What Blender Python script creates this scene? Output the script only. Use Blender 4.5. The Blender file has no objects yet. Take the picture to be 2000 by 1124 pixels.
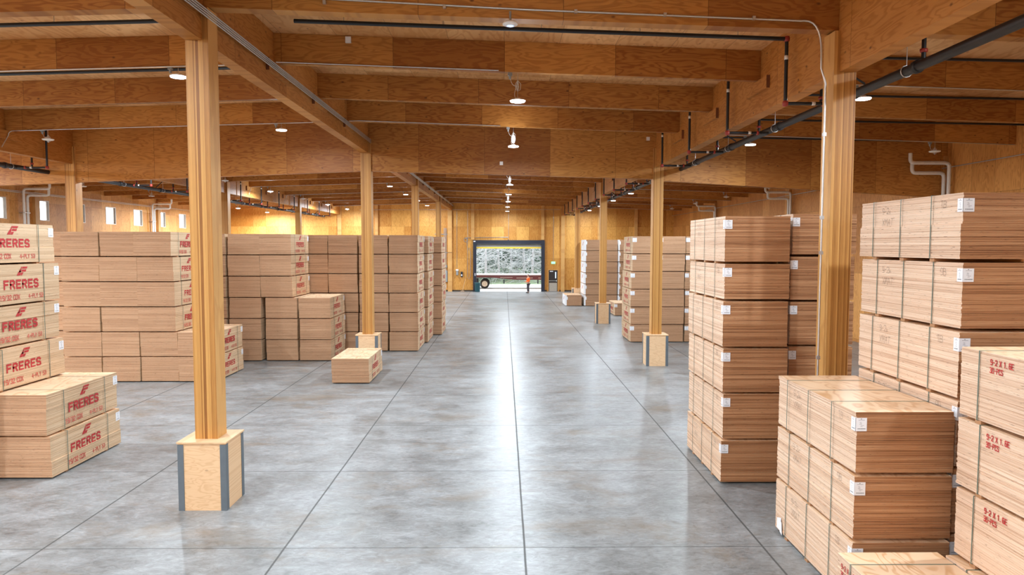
import bpy, bmesh, math, random
from mathutils import Vector, Matrix, Euler
S = bpy.context.scene
COL = S.collection
R = random.Random(7)
PI = math.pi

# ------------------------------------------------------------------ camera, world, exposure
CAMH = 4.52
cd = bpy.data.cameras.new('camera'); cam = bpy.data.objects.new('camera', cd); COL.objects.link(cam)
cd.sensor_width = 36.0; cd.lens = 36.0 * 1374.8 / 2000.0; cd.clip_start = 0.1; cd.clip_end = 600
yaw, pit, rol = .01141, .05978, .00134
fw = Vector((math.sin(yaw) * math.cos(pit), math.cos(yaw) * math.cos(pit), -math.sin(pit)))
rt = Vector((math.cos(yaw), -math.sin(yaw), 0)); up = rt.cross(fw)
r2 = math.cos(rol) * rt + math.sin(rol) * up; u2 = -math.sin(rol) * rt + math.cos(rol) * up
M = Matrix((r2, u2, -fw)).transposed().to_4x4(); M.translation = Vector((0, 0, CAMH))
cam.matrix_world = M
S.camera = cam
W = bpy.data.worlds.new('overcast_sky'); S.world = W; W.use_nodes = True
bg = W.node_tree.nodes['Background']; bg.inputs[0].default_value = (.86, .93, 1.0, 1); bg.inputs[1].default_value = 3.6
S.view_settings.view_transform = 'Standard'
try: S.view_settings.look = 'None'
except Exception: pass
S.view_settings.gamma = 1.0; S.view_settings.use_curve_mapping = False
S.view_settings.exposure = 0.35
LAMP_W = 300.0
S.cycles.max_bounces = 7; S.cycles.diffuse_bounces = 5; S.cycles.glossy_bounces = 3
S.cycles.sample_clamp_indirect = 6.0
S.cycles.use_denoising = True
S.cycles.caustics_reflective = False; S.cycles.caustics_refractive = False

# ------------------------------------------------------------------ layout constants (metres)
G = 3.583                    # roof beam and floor joint spacing
Y0 = 12.2                    # centre of the first column row
YW = 69.0                    # inner face of far wall
XL, XR = -26.9, 16.6         # side walls
CX = (-16.0, -5.12, 5.75)    # column lines
YB = -16.5                   # wall behind camera
def zroof(x): return 9.15 - .031 * abs(x + 5.12)

# ------------------------------------------------------------------ node helpers
class NT:
    def __init__(s, name):
        s.m = bpy.data.materials.new(name); s.m.use_nodes = True; s.t = s.m.node_tree
        s.t.nodes.clear()
        s.out = s.t.nodes.new('ShaderNodeOutputMaterial'); s.b = s.t.nodes.new('ShaderNodeBsdfPrincipled')
        s.t.links.new(s.b.outputs[0], s.out.inputs[0])
    def put(s, sock, v):
        if isinstance(v, bpy.types.NodeSocket): s.t.links.new(v, sock)
        elif v is not None:
            if isinstance(v, (tuple, list)) and len(v) == 3 and sock.type == 'RGBA': v = (*v, 1)
            sock.default_value = v
    def math(s, op, a, b=None, c=None, clamp=False):
        n = s.t.nodes.new('ShaderNodeMath'); n.operation = op; n.use_clamp = clamp
        s.put(n.inputs[0], a)
        if b is not None: s.put(n.inputs[1], b)
        if c is not None: s.put(n.inputs[2], c)
        return n.outputs[0]
    def xyz(s, x, y, z):
        n = s.t.nodes.new('ShaderNodeCombineXYZ'); s.put(n.inputs[0], x); s.put(n.inputs[1], y); s.put(n.inputs[2], z)
        return n.outputs[0]
    def sep(s, v):
        n = s.t.nodes.new('ShaderNodeSeparateXYZ'); s.put(n.inputs[0], v); return n.outputs
    def pos(s): return s.t.nodes.new('ShaderNodeNewGeometry').outputs['Position']
    def obj(s): return s.t.nodes.new('ShaderNodeTexCoord').outputs['Object']
    def rnd(s): return s.t.nodes.new('ShaderNodeObjectInfo').outputs['Random']
    def noise(s, v, scale=1., detail=2., rough=.5, dist=0.):
        n = s.t.nodes.new('ShaderNodeTexNoise'); s.put(n.inputs['Vector'], v); n.inputs['Scale'].default_value = scale
        n.inputs['Detail'].default_value = detail; n.inputs['Roughness'].default_value = rough; n.inputs['Distortion'].default_value = dist
        return n.outputs[0]
    def white(s, v):
        n = s.t.nodes.new('ShaderNodeTexWhiteNoise'); n.noise_dimensions = '3D'; s.put(n.inputs[0], v); return n.outputs[0]
    def voro(s, v, scale=1.):
        n = s.t.nodes.new('ShaderNodeTexVoronoi'); s.put(n.inputs['Vector'], v); n.inputs['Scale'].default_value = scale
        return n.outputs['Distance'], n.outputs['Color']
    def ramp(s, f, stops):
        n = s.t.nodes.new('ShaderNodeValToRGB'); s.put(n.inputs[0], f); e = n.color_ramp.elements
        while len(e) < len(stops): e.new(.5)
        for i, (p, c) in enumerate(stops): e[i].position = p; e[i].color = (*c, 1) if len(c) == 3 else c
        return n.outputs[0]
    def mix(s, f, a, b, mode='MIX'):
        n = s.t.nodes.new('ShaderNodeMix'); n.data_type = 'RGBA'; n.blend_type = mode; n.clamp_factor = True
        s.put(n.inputs[0], f); s.put(n.inputs[6], a); s.put(n.inputs[7], b); return n.outputs[2]
    def maprange(s, v, a, b, c=0., d=1.):
        n = s.t.nodes.new('ShaderNodeMapRange'); s.put(n.inputs[0], v)
        for i, q in enumerate((a, b, c, d)): n.inputs[i + 1].default_value = q
        return n.outputs[0]
    def bump(s, h, strength=.2, dist=.01):
        n = s.t.nodes.new('ShaderNodeBump'); n.inputs['Strength'].default_value = strength; n.inputs['Distance'].default_value = dist
        s.put(n.inputs['Height'], h); s.t.links.new(n.outputs[0], s.b.inputs['Normal'])
    def fin(s, col=None, rough=.6, metal=0., spec=None):
        if col is not None: s.put(s.b.inputs['Base Color'], col)
        s.put(s.b.inputs['Roughness'], rough); s.put(s.b.inputs['Metallic'], metal)
        if spec is not None: s.b.inputs['Specular IOR Level'].default_value = spec
        return s.m

def flat(name, col, rough=.5, metal=0., var=.12):
    n = NT(name); f = n.noise(n.obj(), 9., 3.)
    c = n.mix(f, tuple(x * (1 - var) for x in col), tuple(min(1, x * (1 + var)) for x in col))
    return n.fin(c, rough, metal)
def emit(name, col, st):
    n = NT(name); n.put(n.b.inputs['Base Color'], col); n.put(n.b.inputs['Emission Color'], col)
    n.b.inputs['Emission Strength'].default_value = st; n.b.inputs['Roughness'].default_value = .4
    return n.m

def ply(name, lo, hi, knot, axes='XZY', lu=2.44, lv=50., rowpitch=G, stain=.5, rough=.55, contour=9., seam=.012, scaleuv=(.8, 4.2), knotamt=.45):
    """rotary-cut plywood / laminated veneer face: sheets of differing tone, cathedral grain, knots, butt seams"""
    n = NT(name); p = n.sep(n.pos()); ax = {'X': p[0], 'Y': p[1], 'Z': p[2]}
    u, v, w = (ax[c] for c in axes)
    row = n.math('FLOOR', n.math('DIVIDE', n.math('ADD', w, .9), rowpitch))
    off = n.math('MULTIPLY', n.white(n.xyz(row, 3.3, 1.7)), 5.)
    pu = n.math('ADD', n.math('DIVIDE', u, lu), off); cu = n.math('FLOOR', pu)
    pv = n.math('DIVIDE', v, lv); cv = n.math('FLOOR', pv)
    tone = n.white(n.xyz(cu, row, cv))
    shift = n.math('MULTIPLY', tone, 40.)
    big = n.noise(n.xyz(n.math('MULTIPLY', u, scaleuv[0]), n.math('MULTIPLY', v, scaleuv[1]), n.math('ADD', shift, row)), 1., 2.5, .5, .4)
    ring = n.math('SINE', n.math('MULTIPLY', big, contour * 6.28))
    ring = n.maprange(ring, -.2, 1., 0., 1.)
    fine = n.noise(n.xyz(n.math('MULTIPLY', u, 3.), n.math('MULTIPLY', v, 60.), shift), 1., 3.)
    blotch = n.noise(n.xyz(u, v, shift), .9, 3.)
    f = n.math('ADD', n.math('MULTIPLY', tone, .55), n.math('MULTIPLY', blotch, .35))
    f = n.math('ADD', f, n.math('MULTIPLY', ring, .30)); f = n.math('ADD', f, n.math('MULTIPLY', fine, .15))
    c = n.ramp(f, [(.12, hi), (.95, lo)])
    # knots
    d, cc = n.voro(n.xyz(n.math('MULTIPLY', u, 2.6), n.math('MULTIPLY', v, 4.4), shift), 1.)
    rr = n.sep(cc)[0]
    kn = n.math('MULTIPLY', n.maprange(d, .05, .13, 1., 0.), n.math('GREATER_THAN', rr, knotamt))
    c = n.mix(n.math('MULTIPLY', kn, .75), c, knot)
    # seams
    fu = n.math('FRACT', pu); su = n.math('LESS_THAN', n.math('MINIMUM', fu, n.math('SUBTRACT', 1., fu)), seam / lu * .5)
    fv = n.math('FRACT', pv); sv = n.math('LESS_THAN', n.math('MINIMUM', fv, n.math('SUBTRACT', 1., fv)), seam / lv * .5)
    c = n.mix(n.math('MULTIPLY', n.math('MAXIMUM', su, sv), .65), c, tuple(x * .3 for x in lo))
    return n.fin(c, rough, 0., .35)

BLO, BHI, BK = (.26, .086, .012), (.57, .262, .060), (.07, .02, .006)
M_beamx = ply('beam_plywood', BLO, BHI, BK, 'XZY')
M_beamy = ply('girder_plywood', (.34, .125, .020), (.60, .280, .075), BK, 'YZX', 3.1, rowpitch=10.9)
M_deck = ply('deck_plywood', (.50, .23, .075), (.78, .46, .215), (.16, .05, .015), 'YXZ', 2.44, 1.22, rowpitch=40, contour=7, scaleuv=(.8, 2.2))
M_wallx = ply('end_wall_plywood', (.46, .18, .025), (.80, .43, .105), BK, 'ZXY', 3.1, 1.22, rowpitch=40)
M_wally = ply('side_wall_plywood', (.46, .18, .035), (.80, .40, .12), BK, 'ZYX', 3.1, 1.19, rowpitch=10.9)
M_post_side = ply('post_side_plywood', (.46, .215, .060), (.68, .38, .125), BK, 'ZYX', 40., 90., rowpitch=10.9, contour=3, knotamt=.85)
M_basebox = ply('base_box_plywood', (.66, .41, .22), (.86, .62, .38), (.22, .10, .04), 'XZY', 9., 9., rowpitch=14.3, contour=8, scaleuv=(2., 7.), knotamt=.8, seam=.001)
M_ledger = flat('ledger_end_grain', (.16, .05, .015), .7)

def m_post_edge():
    n = NT('post_laminated_edge'); p = n.sep(n.pos())
    row = n.math('FLOOR', n.math('DIVIDE', p[1], 14.332))
    wv = n.math('MULTIPLY', n.math('SUBTRACT', n.noise(n.xyz(n.math('MULTIPLY', p[0], 6.), n.math('MULTIPLY', p[2], .6), row), 1., 2.), .5), .012)
    q = n.math('DIVIDE', n.math('ADD', p[0], wv), .0245); cell = n.math('FLOOR', q); fr = n.math('FRACT', q)
    tone = n.white(n.xyz(cell, row, 5.))
    d = n.noise(n.xyz(n.math('MULTIPLY', p[0], 130.), n.math('MULTIPLY', p[2], 2.5), row), 1., 3., .6)
    f = n.math('ADD', n.math('MULTIPLY', tone, .62), n.math('MULTIPLY', d, .42))
    c = n.ramp(f, [(.22, (.62, .33, .095)), (.58, (.45, .21, .052)), (.82, (.26, .10, .022))])
    ln = n.math('MULTIPLY', n.maprange(n.math('MINIMUM', fr, n.math('SUBTRACT', 1., fr)), .02, .13, .85, 0.), n.math('GREATER_THAN', n.white(n.xyz(cell, row, 9.)), .35))
    c = n.mix(ln, c, (.17, .065, .014))
    return n.fin(c, .5, 0., .35)
M_post_edge = m_post_edge()

def m_bundle(name, dark, mid, light, period, void=.62):
    """edge of stacked veneer sheets: horizontal plies, shade between sheets painted as a dark line, short dark voids"""
    n = NT(name); o = n.obj(); p = n.sep(o); r = n.rnd()
    h = n.math('ADD', p[0], n.math('MULTIPLY', p[1], 1.0))
    a = n.noise(n.xyz(n.math('MULTIPLY', h, 1.1), n.math('MULTIPLY', p[2], 150.), n.math('MULTIPLY', r, 30.)), 1., 3., .6)
    sheet = n.math('FLOOR', n.math('DIVIDE', p[2], period))
    tone = n.white(n.xyz(sheet, n.math('MULTIPLY', r, 9.), 2.))
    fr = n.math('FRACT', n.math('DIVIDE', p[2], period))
    core = n.maprange(n.math('ABSOLUTE', n.math('SUBTRACT', fr, .5)), .12, .3, 1., 0.)
    f = n.math('ADD', n.math('MULTIPLY', a, .75), n.math('MULTIPLY', tone, .22))
    f = n.math('SUBTRACT', f, n.math('MULTIPLY', core, .10))
    c = n.ramp(f, [(.22, dark), (.46, mid), (.72, light)])
    seam = n.maprange(n.math('MINIMUM', fr, n.math('SUBTRACT', 1., fr)), .0, .10, .55, 0.)  # painted shade of the narrow gap between sheets
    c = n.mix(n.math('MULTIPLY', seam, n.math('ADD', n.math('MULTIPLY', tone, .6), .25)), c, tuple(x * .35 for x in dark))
    v = n.noise(n.xyz(n.math('MULTIPLY', h, 9.), n.math('MULTIPLY', p[2], 110.), n.math('MULTIPLY', r, 77.)), 1., 2.)
    c = n.mix(n.math('MULTIPLY', n.maprange(v, void, void + .05), .7), c, tuple(x * .3 for x in dark))
    return n.fin(c, .7, 0., .25)
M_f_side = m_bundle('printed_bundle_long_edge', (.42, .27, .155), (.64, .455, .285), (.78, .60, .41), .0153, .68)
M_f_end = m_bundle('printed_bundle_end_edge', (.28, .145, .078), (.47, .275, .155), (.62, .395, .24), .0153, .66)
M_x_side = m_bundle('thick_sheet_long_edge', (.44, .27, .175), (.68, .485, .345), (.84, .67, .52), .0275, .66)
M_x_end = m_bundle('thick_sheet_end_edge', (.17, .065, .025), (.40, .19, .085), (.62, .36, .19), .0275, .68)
def m_face():
    n = NT('veneer_top_face'); o = n.obj(); p = n.sep(o)
    big = n.noise(n.xyz(n.math('MULTIPLY', p[0], 2.2), n.math('MULTIPLY', p[1], .7), n.math('MULTIPLY', n.rnd(), 20.)), 1., 2., .5, .6)
    ring = n.maprange(n.math('SINE', n.math('MULTIPLY', big, 60.)), .1, 1.)
    bl = n.noise(o, 1.4, 3.)
    c = n.ramp(n.math('ADD', n.math('MULTIPLY', ring, .35), n.math('MULTIPLY', bl, .6)), [(.2, (.86, .62, .41)), (.75, (.62, .35, .17))])
    d, cc = n.voro(n.xyz(n.math('MULTIPLY', p[0], 3.), n.math('MULTIPLY', p[1], 3.), 0.), 1.)
    kn = n.math('MULTIPLY', n.maprange(d, .03, .07, 1., 0.), n.math('GREATER_THAN', n.sep(cc)[0], .7))
    c = n.mix(n.math('MULTIPLY', kn, .8), c, (.22, .09, .03))
    return n.fin(c, .35, 0., .45)
M_face = m_face()

def m_floor():
    n = NT('polished_concrete'); p = n.pos(); s = n.sep(p)
    big = n.noise(p, .20, 4., .55, .3)
    med = n.noise(n.xyz(n.math('MULTIPLY', s[0], 1.0), n.math('MULTIPLY', s[1], 1.6), 0.), 1., 9., .68, .35)
    fin = n.noise(n.xyz(n.math('MULTIPLY', s[0], 5.), n.math('MULTIPLY', s[1], 9.), 0.), 1., 8., .78, 1.1)
    f = n.math('ADD', n.math('MULTIPLY', big, .30), n.math('ADD', n.math('MULTIPLY', med, .34), n.math('MULTIPLY', fin, .40)))
    c = n.ramp(f, [(.38, (.078, .077, .073)), (.48, (.180, .182, .177)), (.56, (.262, .270, .270)), (.68, (.40, .42, .43))])
    st = n.noise(n.xyz(n.math('MULTIPLY', s[0], .45), n.math('MULTIPLY', s[1], .8), 4.), 1., 7., .72, .4)
    c = n.mix(n.maprange(st, .52, .68, 0., .6), c, (.185, .135, .085))
    d = n.noise(n.xyz(n.math('MULTIPLY', n.math('ADD', s[0], s[1]), .22), n.math('MULTIPLY', n.math('SUBTRACT', s[1], s[0]), 2.2), 9.), 1., 7., .7, .5)
    c = n.mix(n.maprange(d, .56, .72, 0., .35), c, (.085, .088, .086))
    v, vc = n.voro(n.xyz(n.math('MULTIPLY', s[0], .9), n.math('MULTIPLY', s[1], 1.4), 0.), 1.)
    spot = n.math('MULTIPLY', n.maprange(n.math('ADD', v, n.math('MULTIPLY', fin, .25)), .14, .26, 1., 0.), n.math('GREATER_THAN', n.sep(vc)[1], .88))
    c = n.mix(n.math('MULTIPLY', spot, .4), c, (.045, .043, .04))
    # saw-cut joints
    def joint(a, o, w):
        fr = n.math('FRACT', n.math('DIVIDE', n.math('SUBTRACT', a, o - 100 * G), G))
        return n.maprange(n.math('MULTIPLY', n.math('MINIMUM', fr, n.math('SUBTRACT', 1., fr)), G), w * .5, w, 1., 0.)
    wob = n.math('MULTIPLY', n.math('SUBTRACT', n.noise(p, 1.1, 3.), .5), .012)
    jx = joint(n.math('ADD', s[0], wob), .309, .020); jy = joint(n.math('ADD', s[1], wob), 10.2936, .016)
    j = n.math('MAXIMUM', n.math('MULTIPLY', jx, .85), n.math('MULTIPLY', jy, .62))
    c = n.mix(j, c, (.05, .05, .047))
    rg = n.math('ADD', n.math('MULTIPLY', med, .26), n.math('MULTIPLY', big, .12))
    rg = n.math('ADD', rg, n.math('ADD', n.math('MULTIPLY', j, .3), .17))
    n.bump(n.math('ADD', n.math('MULTIPLY', med, .6), n.math('MULTIPLY', fin, .4)), .05, .01)
    return n.fin(c, rg, 0., .38)
M_floor = m_floor()
M_steel = flat('blue_grey_angle_steel', (.12, .145, .165), .55, .1)
M_black = flat('black_pipe_paint', (.008, .007, .008), .5, 0.)
M_red = flat('red_pipe_coupling', (.30, .03, .02), .45)
M_band = flat('white_pipe_band', (.7, .7, .68), .5)
M_galv = flat('galvanised_conduit', (.56, .55, .53), .35, .75)
M_box = flat('electrical_box_grey', (.28, .29, .29), .45, .3)
M_pvc = flat('white_plastic_pipe', (.76, .72, .66), .45)
M_white = flat('white_plastic', (.82, .83, .84), .4)
M_lamp_off = flat('unlit_lamp_lens', (.75, .73, .68), .35)
M_lamp_on = emit('lit_lamp_lens', (.88, .92, 1.), 16.)
M_cord = flat('lamp_cord', (.62, .60, .56), .6)
M_strap = flat('green_strap', (.10, .15, .12), .45)
M_paper = flat('label_paper', (.80, .81, .84), .6, 0., .04)
M_ink = flat('label_ink', (.16, .16, .17), .6)
def m_stencil():
    n = NT('red_stencil_ink'); o = n.sep(n.obj())
    f = n.noise(n.xyz(o[0], n.math('MULTIPLY', o[1], 14.), n.math('MULTIPLY', o[2], 90.)), 1., 3., .6)
    return n.fin(n.ramp(f, [(.3, (.34, .012, .016)), (.62, (.50, .035, .035)), (.75, (.62, .16, .12))]), .7)
M_sten = m_stencil()
M_sten2 = flat('faded_stencil_ink', (.56, .11, .08), .7, 0., .3)
M_pencil = flat('pencil_mark', (.14, .09, .07), .8)
M_runner = flat('runner_lumber', (.40, .21, .10), .7)
M_wrap = flat('white_sheet_wrap', (.84, .85, .87), .5, 0., .04)
M_dockblack = flat('dock_frame_navy_black', (.012, .016, .030), .35)
M_curtain = flat('rolled_door_curtain', (.38, .38, .36), .5)
M_yellow = flat('yellow_bottom_bar', (.85, .56, .03), .45)
M_winframe = flat('window_frame_vinyl', (.72, .62, .52), .5)
M_trimdark = flat('dark_sill_plate', (.05, .035, .02), .7)

# ------------------------------------------------------------------ mesh builder
class MB:
    def __init__(s): s.v = []; s.f = []; s.m = []; s.sm = []
    def add(s, vs, fs, mi=0, smooth=False):
        o = len(s.v); s.v += [tuple(v) for v in vs]
        for i, f in enumerate(fs):
            s.f.append(tuple(o + k for k in f)); s.m.append(mi[i] if isinstance(mi, (list, tuple)) else mi); s.sm.append(smooth)
    def box(s, x0, x1, y0, y1, z0, z1, mi=0):
        # mi order: -x, +x, -y, +y, -z, +z
        s.hexa([(x0, y0, z0), (x1, y0, z0), (x1, y1, z0), (x0, y1, z0), (x0, y0, z1), (x1, y0, z1), (x1, y1, z1), (x0, y1, z1)], mi)
    def hexa(s, p, mi=0):
        s.add(p, [(0, 4, 7, 3), (1, 2, 6, 5), (0, 1, 5, 4), (2, 3, 7, 6), (0, 3, 2, 1), (4, 5, 6, 7)], mi)
    def tube(s, pts, r, n=10, mi=0, cap=True):
        pts = [Vector(p) for p in pts]; k = len(pts); rs = r if isinstance(r, (list, tuple)) else [r] * k
        t0 = (pts[1] - pts[0]).normalized(); a = Vector((0, 0, 1)) if abs(t0.z) < .9 else Vector((1, 0, 0))
        nrm = t0.cross(a).normalized(); vs = []; prev = t0
        for i, p in enumerate(pts):
            t = (pts[min(i + 1, k - 1)] - pts[max(i - 1, 0)])
            t = t.normalized() if t.length > 1e-9 else prev
            q = prev.rotation_difference(t); nrm = (q @ nrm).normalized(); prev = t; b = t.cross(nrm)
            for j in range(n):
                an = 2 * PI * j / n; vs.append(p + (nrm * math.cos(an) + b * math.sin(an)) * rs[i])
        fs = [(i * n + j, i * n + (j + 1) % n, (i + 1) * n + (j + 1) % n, (i + 1) * n + j) for i in range(k - 1) for j in range(n)]
        s.add(vs, fs, mi, True)
        if cap: s.add([vs[j] for j in range(n)], [tuple(range(n))[::-1]], mi); s.add([vs[(k - 1) * n + j] for j in range(n)], [tuple(range(n))], mi)
    def lathe(s, c, prof, n=20, mi=0, axis='Z'):
        vs = []
        for (r, h) in prof:
            for j in range(n):
                a = 2 * PI * j / n; x, y = r * math.cos(a), r * math.sin(a)
                vs.append({'Z': (c[0] + x, c[1] + y, c[2] + h), 'Y': (c[0] + x, c[1] + h, c[2] + y), 'X': (c[0] + h, c[1] + x, c[2] + y)}[axis])
        k = len(prof)
        s.add(vs, [(i * n + j, i * n + (j + 1) % n, (i + 1) * n + (j + 1) % n, (i + 1) * n + j) for i in range(k - 1) for j in range(n)], mi, True)
    def poly(s, pts, mi=0): s.add(pts, [tuple(range(len(pts)))], mi)
    def build(s, name, mats, parent=None, loc=None):
        me = bpy.data.meshes.new(name); me.from_pydata(s.v, [], s.f)
        for m in (mats if isinstance(mats, (list, tuple)) else [mats]): me.materials.append(m)
        me.polygons.foreach_set('material_index', s.m); me.polygons.foreach_set('use_smooth', s.sm); me.update()
        o = bpy.data.objects.new(name, me); COL.objects.link(o)
        if parent: o.parent = parent
        if loc: o.location = loc
        return o
def recalc(o):
    bm = bmesh.new(); bm.from_mesh(o.data); bmesh.ops.recalc_face_normals(bm, faces=bm.faces); bm.to_mesh(o.data); bm.free(); return o

def tag(o, label, cat, group=None):
    o['label'] = label; o['category'] = cat
    if group: o['group'] = group
    return o
def thing(name, label, cat, loc=(0, 0, 0), rz=0, group=None):
    o = bpy.data.objects.new(name, None); COL.objects.link(o); o.location = loc; o.rotation_euler = (0, 0, rz); o.empty_display_size = .1
    return tag(o, label, cat, group)
def struct(o): o['kind'] = 'structure'; return o
def dup(root, loc=None, rz=None, label=None, group=None):
    r = root.copy(); COL.objects.link(r)
    if loc is not None: r.location = loc
    if rz is not None: r.rotation_euler = (0, 0, rz)
    if label: r['label'] = label
    if group: r['group'] = group
    for ch in root.children:
        c = ch.copy(); COL.objects.link(c); c.parent = r
        for g in ch.children: d = g.copy(); COL.objects.link(d); d.parent = c
    return r
ORD = ['first', 'second', 'third', 'fourth', 'fifth', 'sixth', 'seventh', 'eighth', 'ninth', 'tenth', 'eleventh', 'twelfth', 'thirteenth', 'fourteenth', 'fifteenth', 'sixteenth', 'seventeenth', 'eighteenth', 'nineteenth']

# ------------------------------------------------------------------ shell
f = MB(); f.box(XL - .25, XR + .25, YB - .25, YW + .3, -.3, 0); struct(f.build('floor', M_floor))
c = MB(); xs = [XL - .2, -5.12, XR + .2]
for a, b in zip(xs, xs[1:]):
    za, zb = zroof(a), zroof(b)
    c.hexa([(a, YB - .2, za), (b, YB - .2, zb), (b, YW + .2, zb), (a, YW + .2, za), (a, YB - .2, za + .12), (b, YB - .2, zb + .12), (b, YW + .2, zb + .12), (a, YW + .2, za + .12)])
struct(c.build('ceiling', M_deck))
# left wall with a row of square windows
WZ0, WZ1, WHW = 5.92, 7.10, .62
wy = [41.5 + G * k for k in range(-7, 7)]
w = MB(); X0 = XL - .2; top = zroof(XL)
w.box(X0, XL, YB, YW, 0, WZ0); w.box(X0, XL, YB, YW, WZ1, top)
ys = [YB] + [q for y in wy for q in (y - WHW, y + WHW)] + [YW]
for a, b in zip(ys[::2], ys[1::2]): w.box(X0, XL, a, b, WZ0, WZ1)
struct(w.build('wall_left', M_wally))
M_glass = NT('window_glass'); M_glass.b.inputs['Transmission Weight'].default_value = 1.; M_glass.b.inputs['IOR'].default_value = 1.02
M_glass = M_glass.fin((.95, .97, 1.), .02)
for i, y in enumerate(wy):
    m = MB(); a, b = y - WHW, y + WHW; t = .045
    m.box(X0 + .02, XL + .015, a, a + t, WZ0, WZ1); m.box(X0 + .02, XL + .015, b - t, b, WZ0, WZ1)
    m.box(X0 + .02, XL + .015, a + t, b - t, WZ0, WZ0 + t); m.box(X0 + .02, XL + .015, a + t, b - t, WZ1 - t, WZ1)
    o = struct(m.build('window_%d' % (i + 1), M_winframe))
    g = MB(); g.box(XL - .12, XL - .112, a + t, b - t, WZ0 + t, WZ1 - t); g.build('pane', M_glass, o)
w = MB(); w.box(XR, XR + .2, YB, YW, 0, zroof(XR)); struct(w.build('wall_right', M_wally))
w = MB(); w.box(XL, XR, YB - .2, YB, 0, 9.15); struct(w.build('wall_back', M_wallx))
# far wall with dock opening, gable top
DX0, DX1, DZ = -2.72, 3.66, 4.66
MX0, MX1, MZ = 4.32, 5.32, 2.16
w = MB()
def wseg(x0, x1, z0):
    w.hexa([(x0, YW, z0), (x1, YW, z0), (x1, YW + .25, z0), (x0, YW + .25, z0), (x0, YW, zroof(x0)), (x1, YW, zroof(x1)), (x1, YW + .25, zroof(x1)), (x0, YW + .25, zroof(x0))])
wseg(XL, -5.12, 0); wseg(-5.12, DX0, 0); wseg(DX0, DX1, DZ); wseg(DX1, MX0, 0); wseg(MX0, MX1, MZ); wseg(MX1, XR, 0)
struct(w.build('wall_far', M_wallx))
for k, (a, b) in enumerate(((XL, -3.0), (3.98, 4.2), (5.44, XR))):
    t = MB(); t.box(a, b, YW - .025, YW, 0, .14); struct(t.build('trim_%d' % (k + 1), M_trimdark))
# ------------------------------------------------------------------ timber columns
def make_column(i, j, full=True):
    x, y = CX[i], Y0 + 14.332 * j
    side = ('far left row', 'left aisle edge', 'right aisle edge')[i]
    t = thing('timber_column', 'laminated timber column on boxed base, %s from camera at the %s' % (ORD[j - (i == 0)], side), 'column', (x, y, 0), group='timber columns in three lines')
    sgn = 1 if i < 2 else -1
    zg = (7.50, 7.93, 7.45)[i] - .003; h = .19; zt = zroof(x) - .68
    m = MB(); mi = (0, 0, 1, 1, 0, 0)
    m.box(-h, h, -.2, .2, 0, zg, mi)
    a, b = (h - .10, h + .0) if sgn > 0 else (-h, -h + .10)
    m.box(a, b, -.2, .2, zg, zt, mi)
    m.build('post', [M_post_side, M_post_edge], t)
    m = MB(); q = .40
    for (x0, x1, y0, y1) in ((-q, q, -q, -q + .02), (-q, q, q - .02, q), (-q, -q + .02, -q + .02, q - .02), (q - .02, q, -q + .02, q - .02)): m.box(x0, x1, y0, y1, 0, 1.16)
    m.build('base_box', M_basebox, t)
    m = MB()
    for (x0, x1, y0, y1) in ((-q - .02, q + .02, -q - .02, -.2), (-q - .02, q + .02, .2, q + .02), (-q - .02, -h, -.2, .2), (h, q + .02, -.2, .2)): m.box(x0, x1, y0, y1, 1.16, 1.185)
    m.build('base_top', M_basebox, t)
    for sx in (-1, 1):
        for sy in (-1, 1):
            m = MB(); e = q + .008; l = .10
            xa, xb = sorted((sx * e, sx * (e - l))); ya, yb = sorted((sy * q, sy * e)); m.box(xa, xb, ya, yb, .0, 1.14)
            xa, xb = sorted((sx * q, sx * e)); ya, yb = sorted((sy * q, sy * (q - l))); m.box(xa, xb, ya, yb, .0, 1.14)
            m.build('corner_guard', M_steel, t)
    return t
for i in range(3):
    for j in range(4):
        if i or j: make_column(i, j)
# wall posts on the far wall
for k, (x, wd) in enumerate(((-16.0, .4), (-12.4, .3), (-8.8, .3), (-5.28, .42), (-3.05, .32), (3.78, .30), (5.75, .36), (9.3, .3), (12.9, .3))):
    z1 = zroof(x) - .02; z0 = 0 if k not in (4, 5) else 5.07
    m = MB(); m.box(x - wd / 2, x + wd / 2, YW - .2, YW - .0, z0, z1)
    tag(m.build('wall_post', M_post_side), 'timber post standing against the far wall, %s from its left end' % ORD[k], 'post', 'posts against the far wall')
# battens on the left and right walls
for sx, X, nm in ((1, XL, 'left window wall'), (-1, XR, 'right wall')):
    for k in range(5):
        y = Y0 + 14.332 * k if k else 12.2
        m = MB(); a, b = sorted((X, X + sx * .16)); m.box(a, b, y - .2, y + .2, 0, zroof(X) - .6)
        if y < YW - .5: tag(m.build('wall_post', M_post_side), 'flat timber post on the %s, %s from the camera' % (nm, ORD[k]), 'post', 'posts against the side walls')

# ------------------------------------------------------------------ girders along the hall
GB = (7.50, 7.93, 7.45)
GX = ((-16.16, -15.88), (-5.41, -5.12 + .09), (5.66, 5.94))
GX = ((-16.16, -15.90), (-5.31, -5.03), (5.66, 5.94))
rows = [Y0 + 14.332 * j for j in range(-1, 5)]
for i in range(3):
    for k in range(5):
        if i == 0 and k == 0: continue
        a, b = rows[k], rows[k + 1]
        b = min(b, YW - .21)
        x0, x1 = GX[i]; m = MB()
        m.hexa([(x0, a + .005, GB[i]), (x1, a + .005, GB[i]), (x1, b - .005, GB[i]), (x0, b - .005, GB[i]), (x0, a + .005, zroof(x0)), (x1, a + .005, zroof(x1)), (x1, b - .005, zroof(x1)), (x0, b - .005, zroof(x0))])
        tag(m.build('roof_girder', M_beamy), 'deep timber girder on the %s columns, %s span from camera' % (('left storage row', 'left aisle', 'right aisle')[i], ORD[k - (i == 0)]), 'beam', 'girders along the hall')

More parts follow.
